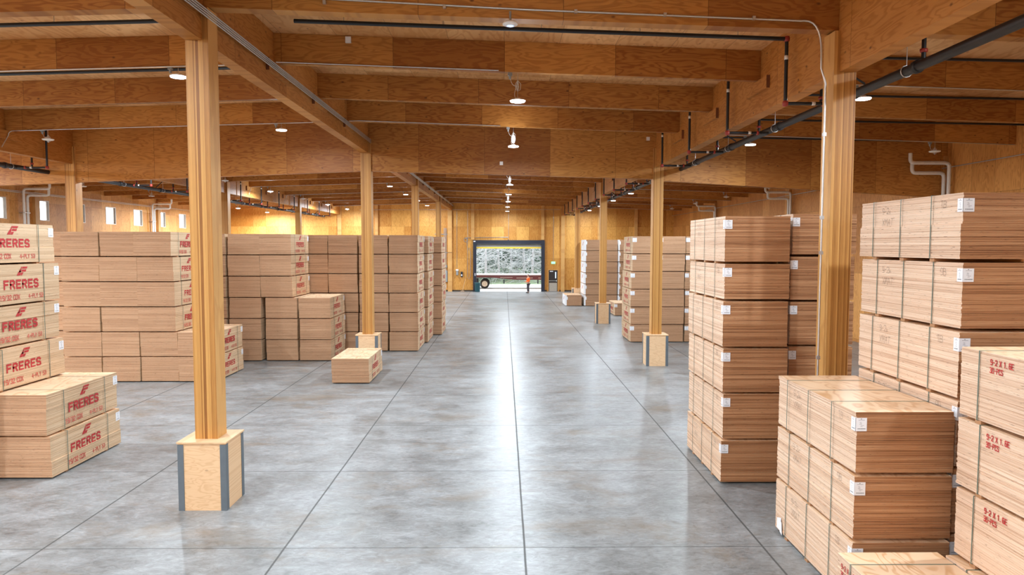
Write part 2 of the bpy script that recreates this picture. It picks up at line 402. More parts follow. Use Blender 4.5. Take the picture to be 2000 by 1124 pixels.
# ------------------------------------------------------------------ roof beams across the hall, with short ledgers
bays = ((XL, GX[0][0], 'over the far left window bay'), (GX[0][1], GX[1][0], 'over the left storage bay'), (GX[1][1], GX[2][0], 'over the centre aisle'), (GX[2][1], XR, 'over the right storage bay'))
for bi, (x0, x1, bn) in enumerate(bays):
    for k in range(0, 16):
        y = Y0 + G * k
        if y > YW - .6: continue
        wd = .26 if k % 4 == 0 else .135
        drop = .66
        if k == 4:
            zb = ((6.35, 6.82), (6.84, 7.27), (7.27, 7.00), (6.93, 6.33))[bi]
        else: zb = (zroof(x0) - drop, zroof(x1) - drop)
        if k % 4 == 0:
            # the row beams butt the column tongues
            pass
        e = .003; za, zc = zroof(x0) - e, zroof(x1) - e
        t = thing('roof_beam', 'plywood roof beam %s, %s row from the camera' % (bn, ORD[k]), 'beam', (x0, y, zb[0]), group='roof beams across the hall') if k % 4 else None
        m = MB()
        P = [(x0 + e, y - wd / 2, zb[0]), (x1 - e, y - wd / 2, zb[1]), (x1 - e, y + wd / 2, zb[1]), (x0 + e, y + wd / 2, zb[0]), (x0 + e, y - wd / 2, za), (x1 - e, y - wd / 2, zc), (x1 - e, y + wd / 2, zc), (x0 + e, y + wd / 2, za)]
        if t:
            P = [(p[0] - x0, p[1] - y, p[2] - zb[0]) for p in P]; m.hexa(P); m.build('beam', M_beamx, t)
            for (X, sg, z) in ((x0, 1, zb[0]), (x1, -1, zb[1])):
                if X in (XL, XR): continue
                l = MB(); a, b = sorted((X - x0 + sg * .002, X - x0 + sg * .075)); l.box(a, b, -.62, .62, z - zb[0] - .27, z - zb[0] - .002, (1, 1, 0, 0, 1, 1)); l.build('ledger', [M_ledger, M_beamy], t)
        else:
            if k == 4: cx = 'tall dark smoke-screen beam %s, second column row' % bn
            else: cx = 'double row beam %s, %s row from the camera' % (bn, ORD[k])
            m.hexa(P); tag(m.build('row_beam', M_beamx), cx, 'beam', 'row beams across the hall')

# ------------------------------------------------------------------ glyph strokes for stencils
GL = {
 'F': [[(0, 0), (0, 1), (.6, 1)], [(0, .52), (.5, .52)]], 'R': [[(0, 0), (0, 1), (.42, 1), (.6, .86), (.6, .66), (.42, .5), (0, .5)], [(.33, .5), (.6, 0)]],
 'E': [[(.6, 1), (0, 1), (0, 0), (.6, 0)], [(0, .52), (.5, .52)]], 'S': [[(.6, .86), (.45, 1), (.15, 1), (0, .86), (0, .66), (.15, .53), (.45, .47), (.6, .34), (.6, .14), (.45, 0), (.15, 0), (0, .14)]],
 '1': [[(.1, .82), (.3, 1), (.3, 0)]], '9': [[(.6, .5), (.15, .45), (0, .62), (0, .85), (.15, 1), (.45, 1), (.6, .85), (.6, .15), (.45, 0), (.1, 0)]],
 '/': [[(0, -.05), (.5, 1.05)]], '3': [[(0, .88), (.15, 1), (.45, 1), (.6, .86), (.6, .66), (.4, .53), (.2, .53)], [(.4, .53), (.6, .36), (.6, .14), (.45, 0), (.15, 0), (0, .12)]],
 '2': [[(0, .84), (.15, 1), (.45, 1), (.6, .85), (.6, .62), (0, .06), (0, 0), (.6, 0)]], 'C': [[(.6, .8), (.45, 1), (.15, 1), (0, .85), (0, .15), (.15, 0), (.45, 0), (.6, .2)]],
 'D': [[(0, 0), (0, 1), (.4, 1), (.6, .8), (.6, .2), (.4, 0), (0, 0)]], 'X': [[(0, 0), (.6, 1)], [(0, 1), (.6, 0)]], '4': [[(.45, 0), (.45, 1), (0, .35), (.65, .35)]],
 '-': [[(.1, .5), (.5, .5)]], 'P': [[(0, 0), (0, 1), (.45, 1), (.6, .86), (.6, .64), (.45, .5), (0, .5)]], 'L': [[(0, 1), (0, 0), (.55, 0)]], 'Y': [[(0, 1), (.3, .5), (.6, 1)], [(.3, .5), (.3, 0)]],
 '5': [[(.6, 1), (0, 1), (0, .55), (.42, .58), (.6, .42), (.6, .15), (.45, 0), (.1, 0), (0, .1)]], '.': [[(.05, 0), (.15, 0)]], '6': [[(.55, .92), (.4, 1), (.15, 1), (0, .85), (0, .15), (.15, 0), (.45, 0), (.6, .15), (.6, .42), (.45, .56), (0, .5)]],
 '0': [[(.15, 0), (0, .15), (0, .85), (.15, 1), (.45, 1), (.6, .85), (.6, .15), (.45, 0), (.15, 0)]], 'M': [[(0, 0), (.05, 1), (.3, .4), (.55, 1), (.6, 0)]], 'A': [[(0, 0), (.3, 1), (.6, 0)], [(.1, .35), (.5, .35)]],
 'T': [[(0, 1), (.6, 1)], [(.3, 1), (.3, 0)]], 'B': [[(0, 0), (0, 1), (.4, 1), (.55, .86), (.55, .66), (.4, .53), (0, .53)], [(.4, .53), (.6, .38), (.6, .14), (.45, 0), (0, 0)]], 'x': [[(0, 0), (.4, .5)], [(0, .5), (.4, 0)]],
 'I': [[(.3, 0), (.3, 1)]]}
def strokes(text, x, z, h, wid, adv, th, jit=0., rr=None):
    """2-D quads for a text line; x grows in reading direction"""
    q = []
    for ch in text:
        if ch == ' ': x += adv * .75; continue
        for pl in GL[ch]:
            pts = [(x + px * wid / .6 + (rr.uniform(-jit, jit) if rr else 0), z + pz * h + (rr.uniform(-jit, jit) if rr else 0)) for px, pz in pl]
            for (a, b) in zip(pts, pts[1:]):
                dx, dz = b[0] - a[0], b[1] - a[1]; L = math.hypot(dx, dz)
                if L < 1e-6: continue
                ux, uz = dx / L * th / 2, dz / L * th / 2; nx, nz = -uz, ux
                q.append([(a[0] - ux + nx, a[1] - uz + nz), (a[0] - ux - nx, a[1] - uz - nz), (b[0] + ux - nx, b[1] + uz - nz), (b[0] + ux + nx, b[1] + uz + nz)])
        x += adv
    return q
def put_quads(m, quads, fn, mi=0):
    for k, q in enumerate(quads): m.poly([fn(a, b, k) for a, b in q], mi)

# ------------------------------------------------------------------ plywood bundles
BW, BL = 1.212, 2.44
def sheets(n, t, g, seed, amp, mats, shift_at=None, shift=0., L=BL, Wd=BW):
    r = random.Random(seed); m = MB(); cx = 0
    for k in range(n):
        dx, dy = r.uniform(-amp, amp), r.uniform(-amp, amp)
        if shift_at and k < shift_at: dx += shift
        z = g + k * t
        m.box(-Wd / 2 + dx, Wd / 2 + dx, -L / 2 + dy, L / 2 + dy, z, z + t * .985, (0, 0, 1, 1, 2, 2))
    return m
def label_mesh(cx, cy, z, sx, sy, a, b, h):
    """paper label folded round a vertical corner: a along x, b along y. (cx,cy) corner, sx/sy outward signs"""
    m = MB(); e = .006; d = .0035
    m.box(*sorted((cx + sx * e, cx - sx * a)), *sorted((cy + sy * (e - d), cy + sy * e)), z - h, z)
    m.box(*sorted((cx + sx * (e - d), cx + sx * e)), *sorted((cy + sy * e, cy - sy * b)), z - h, z)
    r = random.Random(4); yy = cy + sy * (e + .001); xx = cx + sx * (e + .001)
    def rx(x0, x1, z0, z1): m.poly([(x0, yy, z0), (x1, yy, z0), (x1, yy, z1), (x0, yy, z1)], 1)
    def ry(y0, y1, z0, z1): m.poly([(xx, y0, z0), (xx, y1, z0), (xx, y1, z1), (xx, y0, z1)], 1)
    for fn, o, s, l in ((rx, cx, -sx, a), (ry, cy, -sy, b)):
        fn(o + s * l * .42, o + s * l * .54, z - h * .10, z - h * .05)
        fn(o + s * l * .22, o + s * l * .80, z - h * .175, z - h * .15)
        for q in range(5):
            u = r.uniform(.3, .45); fn(o + s * l * u, o + s * l * (u + r.uniform(.15, .35)), z - h * (.34 + q * .08), z - h * (.32 + q * .08))
        u = .15
        while u < .85:
            wv = r.uniform(.012, .04); fn(o + s * l * u, o + s * l * (u + wv), z - h * .86, z - h * .78); u += wv + r.uniform(.012, .03)
    return m
def strap_mesh(y, g, H, w=.015, Wd=BW):
    m = MB(); t = .003; X = Wd / 2 + .007
    m.box(-X, X, y - w / 2, y + w / 2, g - t, g); m.box(-X, X, y - w / 2, y + w / 2, g + H, g + H + t)
    m.box(-X - t, -X, y - w / 2, y + w / 2, g - t, g + H + t); m.box(X, X + t, y - w / 2, y + w / 2, g - t, g + H + t)
    return m
LOGO = [[(0, 0), (.14, 0), (.30, .42), (.22, .42)], [(.14, 0), (.40, 0), (.53, .55), (.35, .55)], [(.22, .36), (.48, .36), (.56, .72), (.43, .72)], [(.43, .66), (.55, .66), (.66, 1), (.56, 1)],
        [(.70, 1), (.63, .76), (1.20, .76), (1.30, 1)], [(.61, .67), (.54, .42), (1.06, .42), (1.15, .67)], [(.52, .33), (.44, 0), (.62, 0), (.80, .33)]]
def make_printed(seed, shift=None, wrapped=False):
    g, n, t = .036, 52, .01515; H = n * t
    T = thing('plywood_bundle', 'x', 'plywood bundle', group='strapped plywood bundles stacked on the floor')
    mats = [M_f_side, M_f_end, M_face]
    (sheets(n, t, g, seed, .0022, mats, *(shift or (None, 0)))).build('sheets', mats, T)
    for y in (-.72, .70):
        strap_mesh(y, g, H, Wd=BW + .004 + (2 * abs(shift[1]) if shift else 0)).build('strap', M_strap, T)
        r = MB(); r.box(-BW / 2 + .01, BW / 2 - .01, y - .045, y + .045, 0, g - .003); r.build('runner', M_runner, T)
    X = BW / 2 + .0045; top = g + H; dy = .05 * math.sin(seed * 2.1)
    if not wrapped:
        m = MB()
        fn = lambda a, b, k=0: (X + .0002 * (k % 5), a, b)
        y0 = -1.22 + .69 + dy
        put_quads(m, strokes('FRERES', y0, top - .475, .15, .108, .178, .041), fn)
        for q in LOGO: m.poly([fn(y0 + .36 + a * .26, top - .225 + b * .175) for a, b in q])
        m.build('stencil_print', M_sten, T)
        ex = max(0, shift[1]) if shift else 0; gn = lambda a, b, k=0: (X + ex + .0002 * (k % 5), a, b)
        m = MB(); put_quads(m, strokes('19/32 CDX', y0 - .13, top - .70, .090, .048, .066, .017), gn); put_quads(m, strokes('4-PLY 53', y0 + .70, top - .70, .078, .042, .060, .015), gn)
        m.build('grade_print', M_sten2, T)
        label_mesh(BW / 2, BL / 2, top - .07, 1, 1, .17, .16, .19).build('paper_label', [M_paper, M_ink], T)
    else:
        m = MB(); m.box(BW / 2 + .004, BW / 2 + .009, -BL / 2, BL / 2 + .008, g + .01, top - .002)
        m.box(BW / 2 - .10, BW / 2 + .009, BL / 2 + .004, BL / 2 + .009, g + .01, top - .002); m.box(BW / 2 - .17, BW / 2 - .10, BL / 2 + .004, BL / 2 + .009, top - .35, top - .12)
        X = BW / 2 + .010
        m.poly([(X, -.25, top - .42), (X, -.02, top - .42), (X, .42, top - .14), (X, .2, top - .14)], 1)
        m.build('white_side_sheet', [M_wrap, M_sten], T)
    return T
def make_plain(seed, n, marks='pencil', shift=None, pr=(0, 0)):
    g, t = .045, .0272; H = n * t
    T = thing('plywood_bundle', 'x', 'plywood bundle', group='strapped plywood bundles stacked on the floor')
    mats = [M_x_side, M_x_end, M_face]
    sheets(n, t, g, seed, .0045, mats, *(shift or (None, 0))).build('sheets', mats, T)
    rr = random.Random(seed * 3)
    ys = [.78, .05, -.62] if marks == 'pencil' else [.86, -.72]
    ys = [y + rr.uniform(-.06, .06) for y in ys]
    for y in ys:
        strap_mesh(y, g, H, .014, BW + .009 + (2 * abs(shift[1]) if shift else 0)).build('strap', M_strap, T)
        r = MB(); r.box(-BW / 2 + .002, BW / 2 - .002, y - .05, y + .05, 0, g - .003); r.build('runner', M_runner, T)
    X = -BW / 2 - .007; top = g + H; fn = lambda a, b, k=0: (X - .0002 * (k % 5), -a, b)
    if marks == 'pencil':
        m = MB(); a = -.62
        put_quads(m, strokes('9-2x', a, top - .19, .085, .05, .062, .0035, .006, rr), fn); put_quads(m, strokes('XMAT', a + .01, top - .36, .10, .055, .075, .0035, .006, rr), fn)
        put_quads(m, strokes('9B' if seed % 2 else 'TB', .78, top - .17, .09, .05, .065, .0035, .006, rr), fn)
        m.build('pencil_note', M_pencil, T)
    else:
        m = MB(); a = -1.22 + pr[0]
        put_quads(m, strokes('9-2 X 1.6E', a, top - .125 - pr[1], .056, .026, .038, .011), fn); put_quads(m, strokes('30-PCS', a - .005, top - .215 - pr[1], .056, .024, .035, .010), fn)
        m.build('stencil_print', M_sten, T)
    if marks == 'pencil': label_mesh(-BW / 2 - .004, -BL / 2 - .004, top - .07, -1, -1, .135, .10, .165).build('paper_label', [M_paper, M_ink], T)
    return T
LV = {1: ['single one on the floor'], 2: ['bottom of two', 'top of two'], 3: ['bottom of three', 'middle of three', 'top of three'],
      4: ['bottom of four', 'second from floor', 'third from floor', 'top of four'],
      6: ['bottom of six', 'second from floor', 'third from floor', 'fourth from floor', 'fifth from floor', 'top of six']}
first = set()
def place(proto, x, y, z, rz, label):
    o = proto if id(proto) not in first else dup(proto)
    first.add(id(proto)); o.location = (x, y, z); o.rotation_euler = (0, 0, rz); o['label'] = label
    return o
P1 = make_printed(1); P2 = make_printed(2, (20, .014)); P3 = make_printed(3, (33, -.012)); PW = make_printed(5, None, True)
PH = .036 + 52 * .01515 + .001
def stack_printed(xr, yf, n, desc, kind='red-printed', rz=0, protos=(P1, P2, P3), seed=0, dxs=None):
    """xr: outer printed face x; yf: front face y"""
    r = random.Random(seed + int(abs(xr) * 100) + n)
    for k in range(n):
        dx = (dxs[k] if dxs else 0) + r.uniform(-.018, .018); dy = r.uniform(-.02, .02)
        p = protos[(k + seed) % len(protos)]; s = 1 if rz == 0 else -1
        place(p, xr - s * BW / 2 + dx, yf + BL / 2 + dy, k * PH, rz + r.uniform(-.003, .003), '%s plywood bundle, %s, %s' % (kind, LV[n][k], desc))
stack_printed(-8.73, 13.42, 2, 'low stack at the near left', seed=1)
stack_printed(-9.83, 13.18, 6, 'tall stack at the left edge', seed=2, dxs=[0, .03, .05, 0, 0, -.06][:6])
# second group, seen end on
K = 'brown-ended'
stack_printed(-14.46, 23.45, 6, 'sliver of stack beside left-edge stack', K, seed=3)
stack_printed(-13.22, 23.12, 6, 'first stack right of left-edge stack', K, seed=4)
stack_printed(-11.98, 23.12, 6, 'second stack right of left-edge stack', K, seed=5)
stack_printed(-10.74, 23.12, 6, 'third stack right of left-edge stack', K, seed=6, dxs=[0, 0, -.05, -.06, -.08, -.1])
stack_printed(-9.50, 23.12, 2, 'low stack behind nearest left column', K, seed=7)
stack_printed(-10.78, 27.32, 6, 'stack just right of nearest left column', K, seed=8)
stack_printed(-9.44, 27.32, 6, 'second stack right of nearest left column', K, seed=9)
stack_printed(-8.10, 27.32, 6, 'stack whose top three show print', K, seed=10, dxs=[.06, .06, .05, -.10, -.12, -.13])
stack_printed(-6.74, 27.32, 3, 'stack of three, left storage bay', seed=11)
for q, (xr, ds) in enumerate(((-7.48, 'stack directly behind the stack of three'), (-6.21, 'stack left behind second left column'), (-4.93, 'stack right behind second left column'), (-3.66, 'aisle-side stack beyond the lone bundle'))):
    stack_printed(xr, 29.86 if q else 29.9, 6, ds, K, seed=12 + q)
stack_printed(-3.50, 32.45, 6, 'printed strip behind aisle-side stack', seed=17)
stack_printed(-3.12, 35.35, 6, 'farthest stack left of the aisle', K, seed=18)
stack_printed(-4.39, 22.80, 1, 'alone before second left column', seed=19)
# right side, printed face towards the aisle
stack_printed(5.93, 32.63, 6, 'stack left of second right column', rz=PI, seed=20, dxs=[-.03, -.02, -.02, 0, .03, .05])
stack_printed(7.18, 32.65, 6, 'stack right of second right column', K, rz=PI, seed=21, dxs=[-.01, -.01, 0, 0, .02, .03])
stack_printed(8.46, 32.67, 6, 'sliver beside the thick-sheet tower', K, rz=PI, seed=22)
stack_printed(7.10, 44.95, 1, 'beside the third right column', rz=PI, seed=23)
for q, (xl, ds) in enumerate(((5.99, 'far stack left of third right column'), (7.23, 'far stack right of third right column'), (8.50, 'rightmost of the white-sided stacks'))):
    stack_printed(xl, 52.3, 6, ds, 'white-sided', PI, (PW,), seed=30 + q)
stack_printed(4.57, 52.3, 1, 'at the far right of aisle', 'white-sided', PI, (PW,), seed=34)
# thick-sheet stacks on the right
XP = {(n, m): None for n, m in ()}
def plain(n, marks='pencil', seed=1, shift=None, pr=(0, 0)):
    key = (n, marks, seed, shift, pr)
    if key not in XP: XP[key] = make_plain(seed, n, marks, shift, pr)
    return XP[key]
def stack_plain(xl, yf, ns, desc, marks='pencil', dxs=None, seed=0, shifts=None, prs=None, names=None):
    z = 0; r = random.Random(seed)
    for k, n in enumerate(ns):
        p = plain(n, marks, 1 + (k + seed) % 2, shifts[k] if shifts else None, prs[k] if prs else (0, 0))
        last = place(p, xl + BW / 2 + (dxs[k] if dxs else r.uniform(-.02, .02)), yf + BL / 2 + r.uniform(-.02, .02), z, 0, 'thick-sheet plywood bundle, %s, %s' % ((names or LV[len(ns)])[k], desc))
        z += .045 + n * .0272 + .002
        if seed == 3 and k == 0:
            m = MB(); X = -BW / 2 - .016; m.poly([(X, .96, .29), (X, 1.12, .24), (X, 1.13, .02 + .06), (X, .97, .07)]); m.poly([(X - .004, 1.02, .27), (X - .004, .93, .22), (X - .004, .91, .03), (X - .004, 1.0, .06)]); m.build('packing_slip', M_paper, last)
stack_plain(4.11, 13.05, [29, 31, 30, 31, 24, 31], 'tower before second right column', dxs=[.0, .02, .0, -.02, .0, -.01])
stack_plain(5.45, 13.3, [30, 30, 30, 30, 30, 28], 'tower behind nearest right column', seed=1)
stack_plain(5.63, 8.60, [30] * 6, 'great tower at the right edge', seed=2, dxs=[0, .0, .01, .0, .03, .0], shifts=[None] * 5 + [(16, -.02)])
stack_plain(4.33, 8.50, [29, 29, 28], 'low stack at lower right', seed=3, dxs=[0, .01, 0], shifts=[None, None, (26, .012)])
LV4 = LV[4]
stack_plain(5.37, 5.71, [29, 29, 29, 29], 'printed stack at lower right edge', 'stencil', seed=4, dxs=[-.09, 0, 0, 0], prs=[(.50, 0)] * 4)
stack_plain(4.05, 5.83, [28], 'printed, at bottom right of picture', 'stencil', seed=5, dxs=[0], prs=[(.10, .02)])

# ------------------------------------------------------------------ lamps
def arc(p0, p1, p2, n=5):
    p0, p1, p2 = map(Vector, (p0, p1, p2)); return [(1 - t) ** 2 * p0 + 2 * t * (1 - t) * p1 + t * t * p2 for t in [i / n for i in range(n + 1)]]
def make_lamp(on, hang, cone, boost=1.0):
    """origin at lens bottom; hang = height up to the beam"""
    T = thing('ceiling_lamp', 'x', 'lamp', group='warehouse ceiling lamps')
    m = MB(); m.lathe((0, 0, 0), [(.001, .075), (.06, .075), (.065, .045), (.165, .035), (.175, .02), (.170, .012)], 24); m.build('housing', M_white, T)
    m = MB(); m.lathe((0, 0, 0), [(.170, .012), (.150, -.004), (.001, -.012)] if not on else [(.168, .014), (.160, -.008), (.001, -.014)], 24); m.build('lens', M_lamp_on if on else M_lamp_off, T)
    m = MB(); m.tube([(.0, 0, .07), (.0, 0, hang)], .006, 6); m.build('hanger', M_galv, T)
    m = MB()
    m.tube(arc((-.17, 0, hang - .08), (-.14, .02, hang - .30), (-.02, 0, hang - .28), 6) + arc((-.02, 0, hang - .28), (-.10, .02, .16), (-.05, 0, .07), 5)[1:], .006, 6)
    for a in (-.05, .02, .07): m.tube([(0, 0, hang - .16), (a, .01, hang - .24), (a * .8, .01, hang - .36), (0, 0, hang - .40), (-a * .5, 0, hang - .3), (0, 0, hang - .16)], .006, 6)
    if hang > .3: m.build('cord', M_cord, T)
    m = MB(); m.box(-.22, -.12, -.03, .03, hang - .06, hang + .02); m.lathe((-.17, 0, hang - .13), [(.001, .0), (.026, 0), (.03, .07)], 10); m.build('outlet_box', M_box, T)
    if cone:
        m = MB(); m.lathe((0, 0, .10), [(.001, 0), (.035, .01), (.07, .10), (.075, .16), (.06, .24), (.02, .29), (.001, .295)], 18); m.build('sensor_pod', M_white, T)
    if on:
        l = bpy.data.lights.new('lamp_light', 'AREA'); l.shape = 'DISK'; l.size = .32; l.energy = LAMP_W * boost; l.color = (.78, .90, 1.0)
        lo = bpy.data.objects.new('lamp_light', l); COL.objects.link(lo); lo.parent = T; lo.location = (0, 0, -.03)
        l = bpy.data.lights.new('spill', 'POINT'); l.energy = 36 * min(boost, 2.5); l.color = (.78, .90, 1.0); l.shadow_soft_size = .1  # point light added under each lit lamp to lift the beams
        lo = bpy.data.objects.new('spill', l); COL.objects.link(lo); lo.parent = T; lo.location = (0, 0, -.16)
        if cone:
            l = bpy.data.lights.new('beam_fill', 'POINT'); l.energy = 18; l.color = (.85, .93, 1.0); l.shadow_soft_size = .08  # added point light brightening the beam face; the pod emits nothing
            lo = bpy.data.objects.new('beam_fill', l); COL.objects.link(lo); lo.parent = T; lo.location = (0, -.5, .22)
    return T
LROWS = [('at the far left', -22.0, 7.55), ('of second line from left', -14.6, 7.87), ('left of left girder', -7.15, 8.20), ('over the aisle', .30, 7.70), ('right of right girder', 7.98, 7.78), ('near the right wall', 14.0, 7.57)]
LP = {}; K1 = (3, 1, 0, 0, 0, 1)
for li, (ds, x, z) in enumerate(LROWS):
    for k in range(-4, 8):
        y = 15.783 + 7.166 * k
        if li == 5: on = False
        elif li == 0: on = k <= 2 or k in (5, 6, 7)  # unseen near lamps switched on to brighten the left wall
        elif li == 1: on = k in (-4, -2, -1, 0, 2, 4, 6, 7)
        else: on = True
        if k < -1 and li in (5,): continue
        if k < 0 and not on: continue
        hang = round(zroof(x) - .66 - z - .004, 2); cone = li == 3 and k in (1, 3, 5)
        key = (on, hang, cone, 4.2 if li == 0 else 1.6 if li == 1 else 1.0)  # left lines overpowered, standing in for daylight in that bay
        lb = ('%s round ceiling lamp %s, %s in line from camera' % ('lit' if on else 'unlit', ds, ORD[k - K1[li]])) if k >= K1[li] else '%s round ceiling lamp %s, %s before the visible ones' % ('lit' if on else 'unlit', ds, ORD[K1[li] - k - 1])
        if key not in LP: LP[key] = make_lamp(*key); o = LP[key]
        else: o = dup(LP[key])
        o.location = (x, y, z); o['label'] = lb

# access point below the nearest row beam
T = thing('wireless_access_point', 'white disc with a blue glow under the nearest beam, with outlet box', 'access point', (.10, 11.9, 8.17))
m = MB(); m.lathe((0, 0, 0), [(.001, .05), (.10, .05), (.13, .02), (.125, .0), (.06, -.02)], 24); m.build('housing', M_white, T)
m = MB(); m.lathe((0, 0, 0), [(.06, -.02), (.03, -.03), (.001, -.032)], 18); m.build('glowing_ring', emit('blue_status_light', (.35, .5, 1.), 1.6), T)
m = MB(); m.tube([(0, 0, .05), (0, .0, .22)], .02, 8); m.build('stem', M_box, T)

# ------------------------------------------------------------------ conduits
def conduit(name, pts, r, label, cat='conduit', mat=None, clips=None, group=None):
    m = MB(); m.tube(pts, r, 8); o = m.build(name, mat or M_galv)
    tag(o, label, cat, group)
    if clips:
        o2 = thing(name, label, cat, (0, 0, 0), group=group); o.name = 'tube'
        for k in ('label', 'category', 'group'):
            if k in o: del o[k]
        o.parent = o2
        for p in clips:
            c = MB(); c.box(p[0] - .025, p[0] + .025, p[1] - .03, p[1] + .03, p[2] - .03, p[2] + .03); c.build('clip', M_galv, o2)
        return o2
    return o
xg = GX[1][1] + .10
for k in range(4):
    z = 8.30 + .04 * k
    conduit('conduit', [(xg, -2, z), (xg, 68.7, z)], .0135, 'long steel conduit along the left girder, %s of four from below' % ORD[k], group='four conduits on the left girder')
def fall(x): return zroof(x) - .66
conduit('conduit', [(xg + .02, 11.5, 8.48)] + arc((xg + .05, 11.6, 8.56), (xg + .08, 11.85, 8.74), (xg + .45, 12.05, 8.70), 6) + [(.3, 12.05, fall(.3) + .15), (5.0, 12.05, fall(5.) + .13)] +
        arc((5.05, 12.04, fall(5.) + .13), (5.33, 11.98, fall(5.3) + .13), (5.33, 11.98, 7.75), 7) + [(5.33, 11.97, 7.5), (5.41, 11.97, 7.25), (5.41, 11.97, 5.8), (5.41, 11.97, 1.25)], .017,
        'bent conduit along nearest beam and down the nearest right column', clips=[(5.41, 11.97, z) for z in (2.6, 4.4, 5.0, 6.4)] + [(x, 12.05, fall(x) + .145) for x in (-3, -1, 1.2, 2.7, 4.2)])
for k in range(0, 8):
    y = 15.783 + 7.166 * k - .083
    conduit('conduit', [(xg + .02, y - .25, 8.45), (xg + .25, y - .02, fall(-4.8) + .02), (-.12, y, fall(-.12) + .02)], .013, 'thin conduit to the aisle lamp, %s from the camera' % ORD[k], group='lamp conduits over the aisle')
    conduit('conduit', [(-15.85, y - .25, 7.6), (-15.8, y, 8.0)] + arc((-15.8, y, fall(-15.8) - .15), (-15.8, y, fall(-15.8) - .01), (-15.6, y, fall(-15.6) - .015), 4) + [(-5.35, y, fall(-5.35) - .015)], .013,
            'thin conduit across the left storage bay, %s from the camera' % ORD[k], group='lamp conduits over the left bay')
    conduit('conduit', [(5.98, y, fall(5.98) - .015), (XR - .02, y, fall(XR) - .015)], .012, 'thin conduit across the right storage bay, %s from the camera' % ORD[k], group='lamp conduits over the right bay')
for k in range(2):
    conduit('conduit', [(XL + .19, -4, 7.40 + .07 * k), (XL + .19, 68.9, 7.40 + .07 * k)], .017, 'long conduit on the left window wall, %s of the pair' % ('lower', 'upper')[k])
conduit('conduit', [(XR - .19, 6, 7.42), (XR - .19, 68.9, 7.42)], .02, 'long conduit high on the right wall')
conduit('conduit', [(-14.0, YW - .225, 7.95), (5.5, YW - .225, 8.02)], .015, 'thin conduit across the top of the far wall')
for k, x in enumerate((-4.6, -3.55)):
    conduit('conduit', [(x, YW - .022, 7.9), (x, YW - .022, 2.25 if k == 0 else 4.6)], .014, 'vertical conduit on the far wall, %s from the left pilaster' % ORD[k])
conduit('conduit', [(.44, YW - .022, 8.0), (.44, YW - .022, 5.1)], .016, 'vertical conduit above the middle of the dock opening')
conduit('conduit', [(4.83, YW - .022, 7.95), (4.83, YW - .022, 2.96)], .012, 'thin conduit dropping to the green exit sign')
conduit('conduit', [(-3.75, YW - .05, 5.26), (.42, YW - .05, 5.33)], .022, 'horizontal arm conduit above the black dock frame')

# ------------------------------------------------------------------ sprinkler pipes
def elbow(m, c, r): m.lathe(c, [(.001, -r), (r * .8, -r * .8), (r, 0), (r * .8, r * .8), (.001, r)], 10)
mains = (('right', 6.60, 7.38, 1), ('left', -16.85, 7.20, -1))
for nm, x, z, sg in mains:
    for j in range(0, 5):
        a = Y0 + 14.332 * (j - 1) if j else 3.0; b = min(Y0 + 14.332 * j, 66.5)
        if j == 0: a, b = 3.0, 12.2
        T = thing('sprinkler_main_pipe', 'thick black sprinkler main beside the %s column line, %s span from the camera' % (nm, ORD[j]), 'sprinkler pipe', (x, a, z), group='black sprinkler mains')
        m = MB(); m.tube([(0, 0, 0), (0, b - a, 0)], .082, 16); m.build('pipe', M_black, T)
        k = a + 1.2
        while k < b - .4:
            m = MB(); m.lathe((0, k - a, 0), [(.083, -.05), (.105, -.045), (.105, .045), (.083, .05)], 16, axis='Y'); m.build('coupling', M_black, T)
            m = MB(); zt = zroof(x) - z - .003; m.tube([(0, k - a + .3, .09), (0, k - a + .3, zt)], .007, 6)
            ri = [(math.cos(q * PI / 6) * .095, k - a + .3, math.sin(q * PI / 6) * .095) for q in range(13)]; m.tube(ri, .009, 6); m.build('hanger_ring', M_galv, T)
            k += 3.583
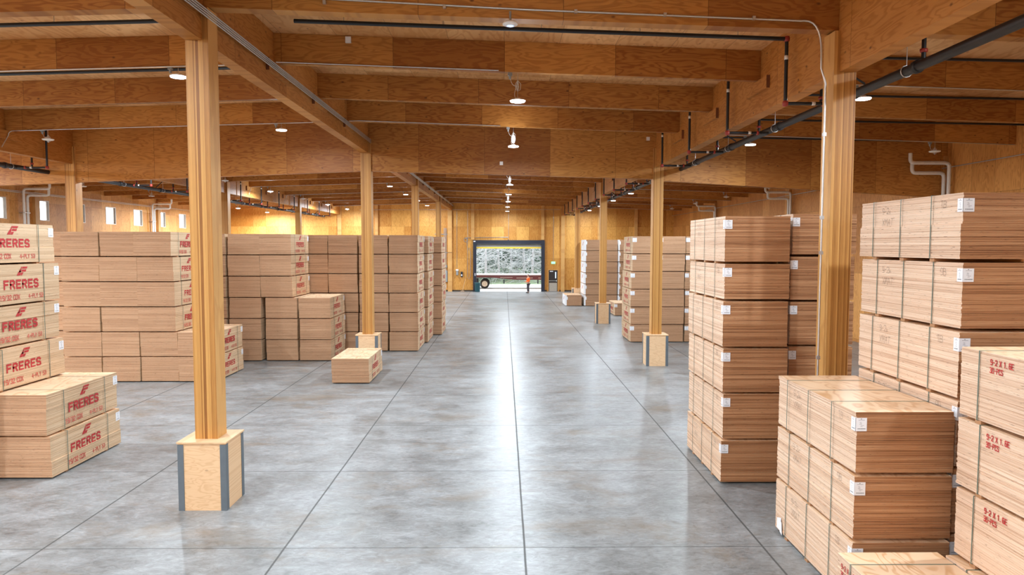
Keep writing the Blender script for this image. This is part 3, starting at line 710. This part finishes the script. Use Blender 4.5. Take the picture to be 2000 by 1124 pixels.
for k in range(0, 15):
    y = 13.9 + G * k
    if y > 65: break
    for nm, xa, xb, xr_, zm, xm, sg in (('centre aisle', -4.05, 5.5, 5.5, 7.30, 6.6, 1), ('left storage bay', -15.75, -5.6, -15.75, 7.18, -16.85, -1)):
        T = thing('sprinkler_branch_pipe', 'thin black sprinkler branch over the %s, %s from the camera' % (nm, ORD[k]), 'sprinkler pipe', (0, 0, 0), group='black sprinkler branches')
        dz = .28 if k == 0 or sg < 0 else .14; za, zb = zroof(xa) - dz, zroof(xb) - dz
        m = MB(); m.tube([(xa, y, za), (xb, y, zb)], .040, 10); m.build('pipe', M_black, T)
        zr = zroof(xr_) - dz
        m = MB(); m.tube([(xr_, y, zr), (xr_, y, zm + .02)], .035, 10); m.build('riser', M_black, T)
        m = MB(); m.tube([(xr_, y, zm), (xm - sg * .083, y, zm)], .033, 10); m.build('crossover', M_black, T)
        for c in ((xr_, y, zr), (xr_, y, zm)):
            m = MB(); elbow(m, c, .062); m.build('red_elbow', M_red, T)
        m = MB(); m.lathe((xm - sg * .35, y, zm), [(.036, -.03), (.055, -.025), (.055, .025), (.036, .03)], 12, axis='X'); m.build('red_coupling', M_red, T)
        m = MB(); m.lathe((xm - sg * .55, y, zm), [(.034, -.035), (.037, -.035), (.037, .035), (.034, .035)], 12, axis='X'); m.lathe((xr_, y, zr - .36), [(.036, -.04), (.039, -.04), (.039, .04), (.036, .04)], 12); m.build('white_band', M_band, T)
        if k < 6:
            for q in range(5):
                x = xa + (xb - xa) * (q + .5) / 5; zz = zroof(x)
                m = MB(); m.tube([(x, y, zz - dz + .03), (x, y, zz - .003)], .008, 6); m.build('hanger', M_galv, T)
    # right bay and far left bay branches fed straight from the mains
    for nm, xm, xb, yy in (('right storage bay', 6.6, XR - .3, 11.2 + G * k), ('far left bay', -16.85, XL + .4, 11.2 + G * k)):
        T = thing('sprinkler_branch_pipe', 'thin black sprinkler branch over the %s, %s from the camera' % (nm, ORD[k]), 'sprinkler pipe', (0, 0, 0), group='black sprinkler branches')
        z0 = zroof(xm) - .35; z1 = zroof(xb) - .2; zm = 7.47 if xm > 0 else 7.29
        m = MB(); m.tube([(xm, yy, zm), (xm, yy, z0)], .034, 10); m.build('riser', M_black, T)
        m = MB(); s_ = 1 if xb > xm else -1; m.tube([(xm - s_ * .5, yy, z0), (xm, yy, z0), (xb, yy, z1)], .03, 10); m.build('pipe', M_black, T)
        m = MB(); m.lathe((xm, yy, zm + .12), [(.035, -.03), (.058, -.025), (.058, .025), (.035, .03)], 12); m.build('red_coupling', M_red, T)
    if k % 2 == 0:
        for nm, x, z, sg in mains:
            yy = 13.0 + G * k; m = MB(); m.tube([(x, yy, z + .10), (x - sg * .62, yy + .1, zroof(x) - 1.3 + .42)], .02, 8)
            tag(m.build('pipe_brace', M_black), 'short slanted brace rising from the %s sprinkler main, %s from the camera' % (nm, ORD[k // 2]), 'brace', 'sprinkler braces')

# ------------------------------------------------------------------ roof drain pipes on the side walls
def drains(X, sg, y, label, dz=0.):
    T = thing('roof_drain_pipe', label, 'drain pipe', (X, y, 0), group='pairs of wall drain pipes')
    for q, (zt, out, dy) in enumerate(((7.62 + dz, 1.45, .0), (7.28 + dz, 1.2, .30))):
        a = sg * (.24 + .0 * q); m = MB()
        p = [(a, dy, 0.003), (a, dy, zt - .18)] + arc((a, dy, zt - .18), (a, dy, zt), (a + sg * .18, dy, zt), 4)[1:] + [(a + sg * (out - .15), dy, zt)] + arc((a + sg * (out - .15), dy, zt), (a + sg * out, dy, zt), (a + sg * out, dy, zt + .14), 4)[1:] + ([(a + sg * out, dy, zt + .35)])
        m.tube(p, .068, 12); m.build('pipe', M_pvc, T)
    for z in (6.3, 4.2, 2.0):
        m = MB(); m.box(*sorted((0, sg * .33)), -.09, .39, z - .015, z + .015); m.build('bracket', M_galv, T)
for k in range(3):
    y = 25.9 + 14.332 * k
    drains(XR, -1, y - .0, 'pair of pale drain pipes on the right wall, %s from the camera' % ORD[k], -.05)
    drains(XL, 1, 39.6 + 14.332 * (k - 1) if k else 25.4, 'pair of white drain pipes by the windows, %s from the camera' % ORD[k])

# ------------------------------------------------------------------ small detectors on beams
for q, (x, y, z, ds) in enumerate(((-3.4, 15.714, 8.93, 'near its left end'), (-.1, 26.40, 7.50, 'above the aisle lamps'), (5.35, 26.40, 8.42, 'at its right end'))):
    m = MB(); m.box(x - .06, x + .06, y - .05, y, z, z + .13); tag(m.build('junction_box', M_white), 'small white box on a roof beam, %s' % ds, 'junction box')

# ------------------------------------------------------------------ dock door
o = MB(); yf = YW - .22
o.box(-3.02, DX0 + .02, yf, YW - .002, .003, 5.03); o.box(DX1 - .02, 3.98, yf, YW - .002, .003, 5.03); o.box(DX0 + .02, DX1 - .02, yf, YW - .002, 4.66, 5.03)
F = struct(o.build('door_1', M_dockblack))
m = MB(); m.box(-2.70, 3.64, YW + .02, YW + .16, 4.36, 4.655); m.build('door_curtain', M_curtain, F)
m = MB(); m.box(-2.70, 3.64, YW + .02, YW + .16, 4.56, 4.60); m.build('seal_strip', M_galv, F)
m = MB(); m.box(-2.70, 3.64, YW + .0, YW + .18, 4.22, 4.36); m.build('bottom_bar', M_yellow, F)
m = MB(); m.box(.38, .46, yf - .05, yf, 4.7, 5.1); m.build('door_sensor', M_dockblack, F)
m = MB(); m.box(-2.97, -2.78, yf - .006, yf, 4.86, 4.96); m.build('maker_plate', M_paper, F)
m = MB(); m.box(-2.80, -2.86, yf - .03, yf, 1.55, 1.80); m.build('door_control', M_white, F)
# man door
D = MB(); e = .06; D.box(MX0 - .0, MX0 + e, YW - .03, YW + .2, .003, MZ); D.box(MX1 - e, MX1, YW - .03, YW + .2, .003, MZ); D.box(MX0 + e, MX1 - e, YW - .03, YW + .2, MZ - e, MZ - .003)
D = struct(D.build('door_2', M_post_side))
m = MB(); m.box(MX0 + e + .003, MX1 - e - .003, YW + .02, YW + .07, .01, MZ - e - .003); lf = m.build('door_leaf', flat('dark_brown_door', (.022, .014, .012), .4), D)
m = MB(); m.box(MX0 + .12, MX1 - .12, YW + .01, YW + .02, .03, .86); m.build('kick_plate', flat('brushed_kick_plate', (.50, .45, .38), .35, .5), lf)
m = MB(); m.tube([(MX0 + .12, YW - .05, 1.05), (MX1 - .14, YW - .05, 1.05)], .03, 10); m.box(MX1 - .20, MX1 - .12, YW - .06, YW + .02, .97, 1.13); m.box(MX0 + .12, MX0 + .18, YW - .06, YW + .02, 1.02, 1.08); m.build('push_bar', M_galv, lf)
m = MB(); m.box(5.02, 5.12, YW + .012, YW + .02, 1.30, 1.92); m.build('glass_lite', emit('daylit_door_glass', (.62, .72, .85), .6), lf)
m = MB(); m.box(MX0 + .18, MX0 + .50, YW + .012, YW + .02, 1.94, 2.02); m.build('door_sign', M_paper, lf)
m = MB(); m.box(5.62, 5.69, YW - .05, YW, 1.12, 1.26); tag(m.build('light_switch', M_white), 'white switch plate just right of the dark door', 'switch')
# exit sign
T = thing('exit_sign', 'small glowing green exit sign above the dark door', 'sign', (4.83, YW - .03, 2.72))
m = MB(); m.box(-.19, .19, -.05, .028, 0, .22); m.build('sign_case', emit('green_exit_glow', (.25, .95, .42), 1.1), T)
m = MB(); put_quads(m, strokes('E', -.15, .05, .12, .05, .07, .018) + strokes('X', -.07, .05, .12, .05, .07, .018) + strokes('I', .005, .05, .12, .05, .07, .018) + strokes('T', .085, .05, .12, .05, .07, .018), lambda a, b, k=0: (a, -.052, b)); m.build('sign_lettering', M_paper, T)
# far wall fittings left of the dock
T = thing('electrical_cabinet', 'tall grey electrical cabinet on the far wall left of pilaster', 'cabinet', (-5.85, YW - .002, 0))
m = MB(); m.box(-.20, .32, -.22, 0, .95, 2.05); m.build('case', M_box, T)
m = MB(); m.box(-.08, .28, -.18, 0, 2.35, 2.60); m.build('upper_box', M_box, T)
for a in (0, .12, .22):
    m = MB(); m.tube([(a, -.08, 2.05 if a else 2.6), (a, -.08, 6.2)], .022, 8); m.build('conduit_riser', M_galv, T)
for z in (3.8, 5.6):
    m = MB(); m.box(-.9, .4, -.06, -.0, z - .03, z + .03); m.build('strut', M_box, T)
T = thing('wall_dispenser', 'small white dispenser on far wall left of the broom', 'dispenser', (-4.58, YW - .002, 1.52))
m = MB(); m.box(-.10, .10, -.14, 0, .10, .52); m.build('body', M_box, T); m = MB(); m.box(-.13, .13, -.16, 0, .52, .66); m.build('cover', M_white, T)
T = thing('fire_alarm_box', 'black wall box with a white dial beside the dispenser', 'wall box', (-4.14, YW - .002, 1.42))
m = MB(); m.box(-.09, .10, -.14, 0, 0, .52); m.build('case', M_dockblack, T); m = MB(); m.lathe((-.0, -.145, .18), [(.001, -.01), (.07, -.01), (.075, .0)], 14, axis='Y'); m.build('dial', M_white, T)
T = thing('cable_loop', 'grey cable coiled and hung beside the black dock frame', 'cable', (-3.62, YW - .06, 0))
m = MB(); pts = [(-.12, 0, 5.2)] + [(-.12 + .16 * math.cos(q * PI / 5), -.01, 5.05 + .2 * math.sin(q * PI / 5)) for q in range(12)] + [(.0, 0, 4.6), (.06, 0, 4.0), (.05, 0, 1.5), (.18, 0, 1.2), (.33, 0, 1.5), (.35, 0, 3.8), (.22, 0, 4.3), (.08, 0, 4.1)]
m.tube(pts, .02, 8); m.build('cable', M_box, T); m = MB(); m.tube([(-.12, .0, 5.2), (-.12, .058, 5.2)], .03, 8); m.build('hook', M_galv, T)
T = thing('broom', 'broom leaning on the far wall left of the dock opening', 'broom', (-4.05, YW - .45, 0))
m = MB(); m.tube([(0, 0, .10), (.32, .42, 1.42)], .017, 8); m.build('handle', flat('pale_broom_handle', (.62, .42, .22), .5), T)
m = MB(); m.hexa([(-.24, -.06, .003), (.24, -.06, .003), (.24, .06, .003), (-.24, .06, .003), (-.12, -.03, .12), (.12, -.03, .12), (.12, .03, .12), (-.12, .03, .12)]); m.build('bristles', flat('broom_bristles', (.30, .20, .13), .9), T)
T = thing('trash_can', 'dark teal trash can standing at the left dock frame', 'trash can', (-2.58, YW - .62, 0))
m = MB(); m.lathe((0, 0, 0), [(.001, .003), (.235, .003), (.25, .03), (.285, .84), (.30, .86), (.30, .90), (.275, .90), (.24, .06), (.001, .05)], 22); m.build('bin', flat('teal_bin_plastic', (.018, .085, .105), .45), T)
m = MB()
for s_ in (-1, 1): m.tube([(s_ * .28, -.06, .70), (s_ * .34, -.06, .68), (s_ * .34, .06, .68), (s_ * .28, .06, .70)], .015, 8)
m.build('handle', flat('teal_handle', (.015, .07, .09), .45), T)

# ------------------------------------------------------------------ outside: apron, trailer, forest
g = MB(); g.box(-30, 40, YW + .3, 82, -.3, -.02); struct(g.build('ground_apron', flat('pale_gravel', (.62, .60, .56), .9)))
def m_bank():
    n = NT('mossy_bank'); f = n.noise(n.obj(), 1.2, 6., .7)
    return n.fin(n.ramp(f, [(.3, (.06, .10, .05)), (.5, (.20, .26, .15)), (.7, (.42, .44, .32))]), .9)
g = MB(); N = 30; vs = []; r = random.Random(3)
for i in range(N + 1):
    for j in range(9):
        vs.append((-30 + 60 * i / N, 82 + 9 * j, -.02 + max(0, j - 1) * 1.15 + r.uniform(-.2, .3) * (j > 0)))
g.add(vs, [(i * 9 + j, (i + 1) * 9 + j, (i + 1) * 9 + j + 1, i * 9 + j + 1) for i in range(N) for j in range(8)], 0, True)
struct(g.build('ground_bank', m_bank()))
g = MB(); g.box(-90, XL - .2, -60, YW + .3, -.3, -.02); struct(g.build('ground_yard', flat('yard_gravel', (.6, .6, .58), .9)))
M_maroon = flat('maroon_trailer_paint', (.10, .018, .020), .45)
M_tyre = flat('tyre_rubber', (.018, .018, .018), .8)
M_rim = flat('wheel_rim', (.62, .56, .47), .4, .3)
T = thing('flatbed_trailer', 'maroon flatbed trailer parked across the dock opening outside', 'trailer', (0, 73.4, 0))
m = MB(); m.box(-6.2, 9.5, 0, 2.5, 1.40, 1.50); m.build('deck', flat('worn_deck_edge', (.55, .56, .60), .5, .3), T)
m = MB()
for y in (.05, 2.35):
    m.hexa([(-6.2, y, 1.18), (-1.4, y, 1.18), (-1.4, y + .1, 1.18), (-6.2, y + .1, 1.18), (-6.2, y, 1.40), (-1.4, y, 1.40), (-1.4, y + .1, 1.40), (-6.2, y + .1, 1.40)])
    m.hexa([(-1.4, y, 1.18), (1.2, y, .93), (1.2, y + .1, .93), (-1.4, y + .1, 1.18), (-1.4, y, 1.40), (1.2, y, 1.40), (1.2, y + .1, 1.40), (-1.4, y + .1, 1.40)])
    m.box(1.2, 9.5, y, y + .1, .93, 1.40)
m.build('side_beam', M_maroon, T)
m = MB(); m.box(1.3, 3.0, .035, .05, 1.10, 1.14); m.box(3.6, 6.0, .035, .05, 1.10, 1.14); m.box(-.4, .9, .035, .05, 1.16, 1.19); m.build('reflector_strip', M_rim, T)
for x in (-2.02, -3.42):
    for y in (.30, 2.2):
        m = MB(); m.lathe((x, y, .50), [(.30, -.16), (.46, -.15), (.50, -.08), (.50, .08), (.46, .15), (.30, .16)], 28, axis='Y'); wz = m.build('wheel', M_tyre, T)
        m = MB(); m.lathe((x, y, .50), [(.001, -.10), (.09, -.12), (.10, -.07), (.19, -.05), (.22, -.13), (.26, -.15), (.30, -.15), (.30, .1), (.001, .1)], 24, axis='Y'); m.build('rim', M_rim, wz)
m = MB(); m.hexa([(-4.2, .0, 1.08), (-1.35, .0, 1.08), (-1.35, .75, 1.08), (-4.2, .75, 1.08), (-4.2, .0, 1.13), (-1.45, .0, 1.13), (-1.45, .75, 1.13), (-4.2, .75, 1.13)]); m.box(-1.38, -1.34, .0, .75, .40, 1.10); m.build('mudguard', flat('mudguard_green_grey', (.10, .14, .12), .5), T)
m = MB(); m.box(-4.1, -2.7, .5, 2.0, .55, 1.06); m.build('suspension', M_dockblack, T)
for x in (.0, 3.55, 8.6):
    m = MB(); m.box(x - .06, x + .06, .12, .24, .52 if x < 8 else .0, .95); m.build('support_leg', M_dockblack, T)
m = MB(); m.tube([(.1, .18, .62), (.9, .18, 1.0)], .02, 8); m.build('brace_rod', M_rim, T)

M_bark = flat('pale_bark', (.36, .36, .37), .9, 0., .25)
M_twig = flat('pale_mossy_twigs', (.50, .52, .53), .9, 0., .2)
def m_needles():
    n = NT('conifer_needles'); f = n.noise(n.obj(), 2.5, 4., .7)
    return n.fin(n.ramp(f, [(.3, (.02, .055, .03)), (.55, (.05, .11, .06)), (.75, (.12, .20, .11))]), .8)
M_need = m_needles()
def m_back():
    n = NT('deep_forest_bank'); f = n.noise(n.obj(), .8, 6., .75)
    return n.fin(n.ramp(f, [(.32, (.02, .035, .025)), (.55, (.08, .12, .09)), (.72, (.18, .22, .19))]), .9)
def bare_tree(x, y, z, h, seed, label):
    r = random.Random(seed); T = thing('bare_tree', label, 'tree', (x, y, z), group='bare trees beyond the trailer')
    m = MB(); m.tube([(0, 0, 0), (r.uniform(-.2, .2), 0, h * .5), (r.uniform(-.3, .3), 0, h)], [.17, .12, .04], 7); m.build('trunk', M_bark, T)
    m = MB()
    for k in range(46):
        z0 = h * r.uniform(.04, .75); a = r.uniform(0, 2 * PI); L = r.uniform(1.2, 3.4) ; s_ = r.choice((-1, 1)); dr = r.uniform(-.5, .9)
        p = [Vector((0, 0, z0))]
        for q in range(1, 6):
            t = q / 5; p.append(Vector((math.cos(a) * L * t, math.sin(a) * L * t * .6, z0 + L * (dr * t - 1.0 * t * t * .7)) + Vector((r.uniform(-.1, .1), 0, r.uniform(-.1, .1)))) if False else Vector((math.cos(a) * L * t + r.uniform(-.1, .1), math.sin(a) * L * t * .6, z0 + L * (dr * t - .7 * t * t))))
        m.tube(p, [.035, .03, .024, .018, .012, .006], 5, cap=False)
        for q in range(1, 6):
            for _ in range(3):
                b = a + r.uniform(-1.3, 1.3); l2 = r.uniform(.3, 1.1); e = p[q] + Vector((math.cos(b) * l2, math.sin(b) * l2 * .6, r.uniform(-.6, .4) * l2)); mid = (p[q] + e) / 2 + Vector((0, 0, .08))
                m.tube([p[q], mid, e], [.015, .011, .006], 4, cap=False)
    m.build('branches', M_twig, T)
def conifer(x, y, z, h, seed, label):
    r = random.Random(seed); T = thing('conifer_tree', label, 'tree', (x, y, z), group='green conifers beyond the trailer')
    m = MB(); m.tube([(0, 0, 0), (0, 0, h)], [.24, .04], 8); m.build('trunk', M_bark, T)
    m = MB()
    for k in range(150):
        z0 = h * r.uniform(.03, .95); a = r.uniform(0, 2 * PI); L = (1 - z0 / h) * 3.4 + .3
        for q in range(9):
            t = (q + r.random()) / 9; c = Vector((math.cos(a) * L * t, math.sin(a) * L * t, z0 + .1 - L * .35 * t))
            for _ in range(3):
                d = Vector((r.uniform(-1, 1), r.uniform(-1, 1), r.uniform(-.9, .2))) * .22; n_ = Vector((r.uniform(-1, 1), r.uniform(-1, 1), r.uniform(-1, 1))) * .09
                m.poly([c, c + d + n_, c + d * 1.6, c + d - n_])
    m.build('foliage', M_need, T)
r = random.Random(12)
bx = [-5.5, -3.6, -2.2, -.6, .9, 2.5, 3.4, 5.0, 6.8, -7.2]
for k, x in enumerate(bx): bare_tree(x, 84 + r.uniform(0, 7), .5, r.uniform(9, 12), 40 + k, 'leafless pale tree beyond the trailer, %s in planting order' % ORD[k] if False else 'leafless pale tree in the %s of the dock opening view' % ('left part', 'left part', 'left part', 'centre', 'centre', 'right part', 'right part', 'right part', 'right part', 'left part')[k])
cxs = [-6.5, -1.9, -3.7, 1.6, 4.6, 6.6, -8.5, 8.8, .2, 3.0]
for k, x in enumerate(cxs): conifer(x, 93 + r.uniform(0, 4) - (4 if k in (1, 4) else 0), 1.4, r.uniform(10, 13), 70 + k, 'green conifer among the bare trees, %s of the dock opening view' % ('left', 'left', 'left', 'centre', 'right', 'right', 'left', 'right', 'centre', 'right')[k])
g = MB(); vs = []; r = random.Random(8); NX, NZ = 60, 14
for i in range(NX + 1):
    for j in range(NZ + 1): vs.append((-30 + 1 * i, 101 + j * .5 + r.uniform(-1.1, 1.1), 1 + j * 1.15 + r.uniform(-.4, .4) + (r.uniform(0, 3) if j == NZ else 0)))
g.add(vs, [(i * (NZ + 1) + j, (i + 1) * (NZ + 1) + j, (i + 1) * (NZ + 1) + j + 1, i * (NZ + 1) + j + 1) for i in range(NX) for j in range(NZ)])
o = g.build('forest_thicket', m_back()); tag(o, 'deep grey-green forest thicket closing the view behind the trees', 'forest'); o['kind'] = 'stuff'

# ------------------------------------------------------------------ person
def skin(name, nodes, edges, mat, parent, root=0, sub=2):
    me = bpy.data.meshes.new(name); me.from_pydata([n[0] for n in nodes], edges, []); o = bpy.data.objects.new(name, me); COL.objects.link(o); o.parent = parent
    me.materials.append(mat); md = o.modifiers.new('skin', 'SKIN'); md.use_smooth_shade = True
    for i, n in enumerate(nodes):
        rr = n[1] if isinstance(n[1], tuple) else (n[1], n[1]); me.skin_vertices[0].data[i].radius = rr; me.skin_vertices[0].data[i].use_root = (i == root)
    sd = o.modifiers.new('sub', 'SUBSURF'); sd.levels = sub; sd.render_levels = sub
    return o
M_skin = flat('skin', (.55, .30, .20), .6, 0., .05)
M_orange = flat('orange_shirt', (.85, .13, .012), .75); M_pants = flat('dark_grey_trousers', (.055, .045, .055), .85); M_boot = flat('black_boots', (.012, .011, .011), .6); M_hair = flat('short_brown_hair', (.09, .05, .03), .9)
T = thing('person', 'person in orange shirt and dark trousers standing in the dock opening', 'person', (2.28, 66.6, 0), rz=math.radians(-68))
# local: facing -y
K = 1.72 / 1.75
body = [((0, .02, .96), .15), ((0, .01, 1.15), .135), ((0, .02, 1.32), .155), ((0, .03, 1.45), .12), ((0, .02, 1.53), .055), ((0, .0, 1.60), .075), ((0, -.01, 1.67), (.085, .10)), ((0, 0, 1.73), .065)]
ed = [(i, i + 1) for i in range(7)]
def lim(pts, root):
    b = len(body); 
    for i, p in enumerate(pts): body.append(p); ed.append((root if i == 0 else b + i - 1, b + i))
    return len(body) - 1
tips = []
for s_ in (-1, 1):
    lim([((s_ * .10, .02, .86), .10), ((s_ * .11, -.01, .50), .065), ((s_ * .11, .03, .10), .045), ((s_ * .12, -.02, .05), .045), ((s_ * .13, -.15, .035), .035)], 0)
    hnd = lim([((s_ * .20, .03, 1.42), .065), ((s_ * .25, .03, 1.16), .045), ((s_ * .20, -.17, 1.06), .034), ((s_ * .16, -.25, 1.05), (.035, .016))], 3)
    for q, (dx, L) in enumerate(((-.03, .065), (-.01, .078), (.01, .074), (.03, .058))):
        lim([((s_ * .15 + dx, -.29, 1.045), .0095), ((s_ * .15 + dx, -.29 - L * .5, 1.03), .009), ((s_ * .15 + dx, -.29 - L * .8, 1.0), .008)], hnd)
    lim([((s_ * .15 - s_ * .045, -.255, 1.06), .011), ((s_ * .15 - s_ * .06, -.29, 1.065), .009)], hnd)
skin('body', body, ed, M_skin, T)
sh = [((0, .02, .93), .165), ((0, .01, 1.15), .152), ((0, .02, 1.32), .172), ((0, .03, 1.44), .135), ((0, .02, 1.49), .075)]; se = [(0, 1), (1, 2), (2, 3), (3, 4)]
for s_ in (-1, 1):
    b = len(sh); sh += [((s_ * .20, .03, 1.42), .082), ((s_ * .25, .03, 1.17), .062), ((s_ * .21, -.13, 1.075), .050)]; se += [(3, b), (b, b + 1), (b + 1, b + 2)]
skin('orange_shirt', sh, se, M_orange, T)
pn = [((0, .02, .95), .150)]; pe = []
for s_ in (-1, 1):
    b = len(pn); pn += [((s_ * .10, .02, .84), .112), ((s_ * .11, -.01, .50), .080), ((s_ * .11, .03, .12), .066)]; pe += [(0, b), (b, b + 1), (b + 1, b + 2)]
skin('trousers', pn, pe, M_pants, T)
for s_ in (-1, 1):
    skin('boot', [((s_ * .12, .05, .055), .052), ((s_ * .125, -.05, .05), .05), ((s_ * .135, -.17, .04), .038)], [(0, 1), (1, 2)], M_boot, T)
skin('hair', [((0, .03, 1.66), .082), ((0, .01, 1.73), .082), ((0, -.035, 1.76), .06)], [(0, 1), (1, 2)], M_hair, T, sub=1)
m = MB()
for s_ in (-1, 1): m.lathe((s_ * .033, -.108, 1.665), [(.001, -.012), (.010, -.008), (.012, 0)], 8, axis='Y')
m.build('eyes', M_dockblack, T)
m = MB(); m.hexa([(-.018, -.10, 1.60), (.018, -.10, 1.60), (.012, -.08, 1.60), (-.012, -.08, 1.60), (-.006, -.10, 1.66), (.006, -.10, 1.66), (.006, -.08, 1.66), (-.006, -.08, 1.66)]); m.hexa([(-.015, -.135, 1.615), (.015, -.135, 1.615), (.015, -.09, 1.61), (-.015, -.09, 1.61), (-.006, -.11, 1.66), (.006, -.11, 1.66), (.006, -.09, 1.66), (-.006, -.09, 1.66)])
m.build('nose', M_skin, T)
m = MB(); m.box(-.028, .028, -.102, -.088, 1.585, 1.592); m.build('mouth', flat('lips', (.35, .12, .10), .6), T)
for s_ in (-1, 1):
    m = MB(); m.lathe((s_ * .085, .005, 1.65), [(.001, -.01), (.025, -.005), (.028, .006), (.001, .01)], 10, axis='X'); m.build('ear', M_skin, T)
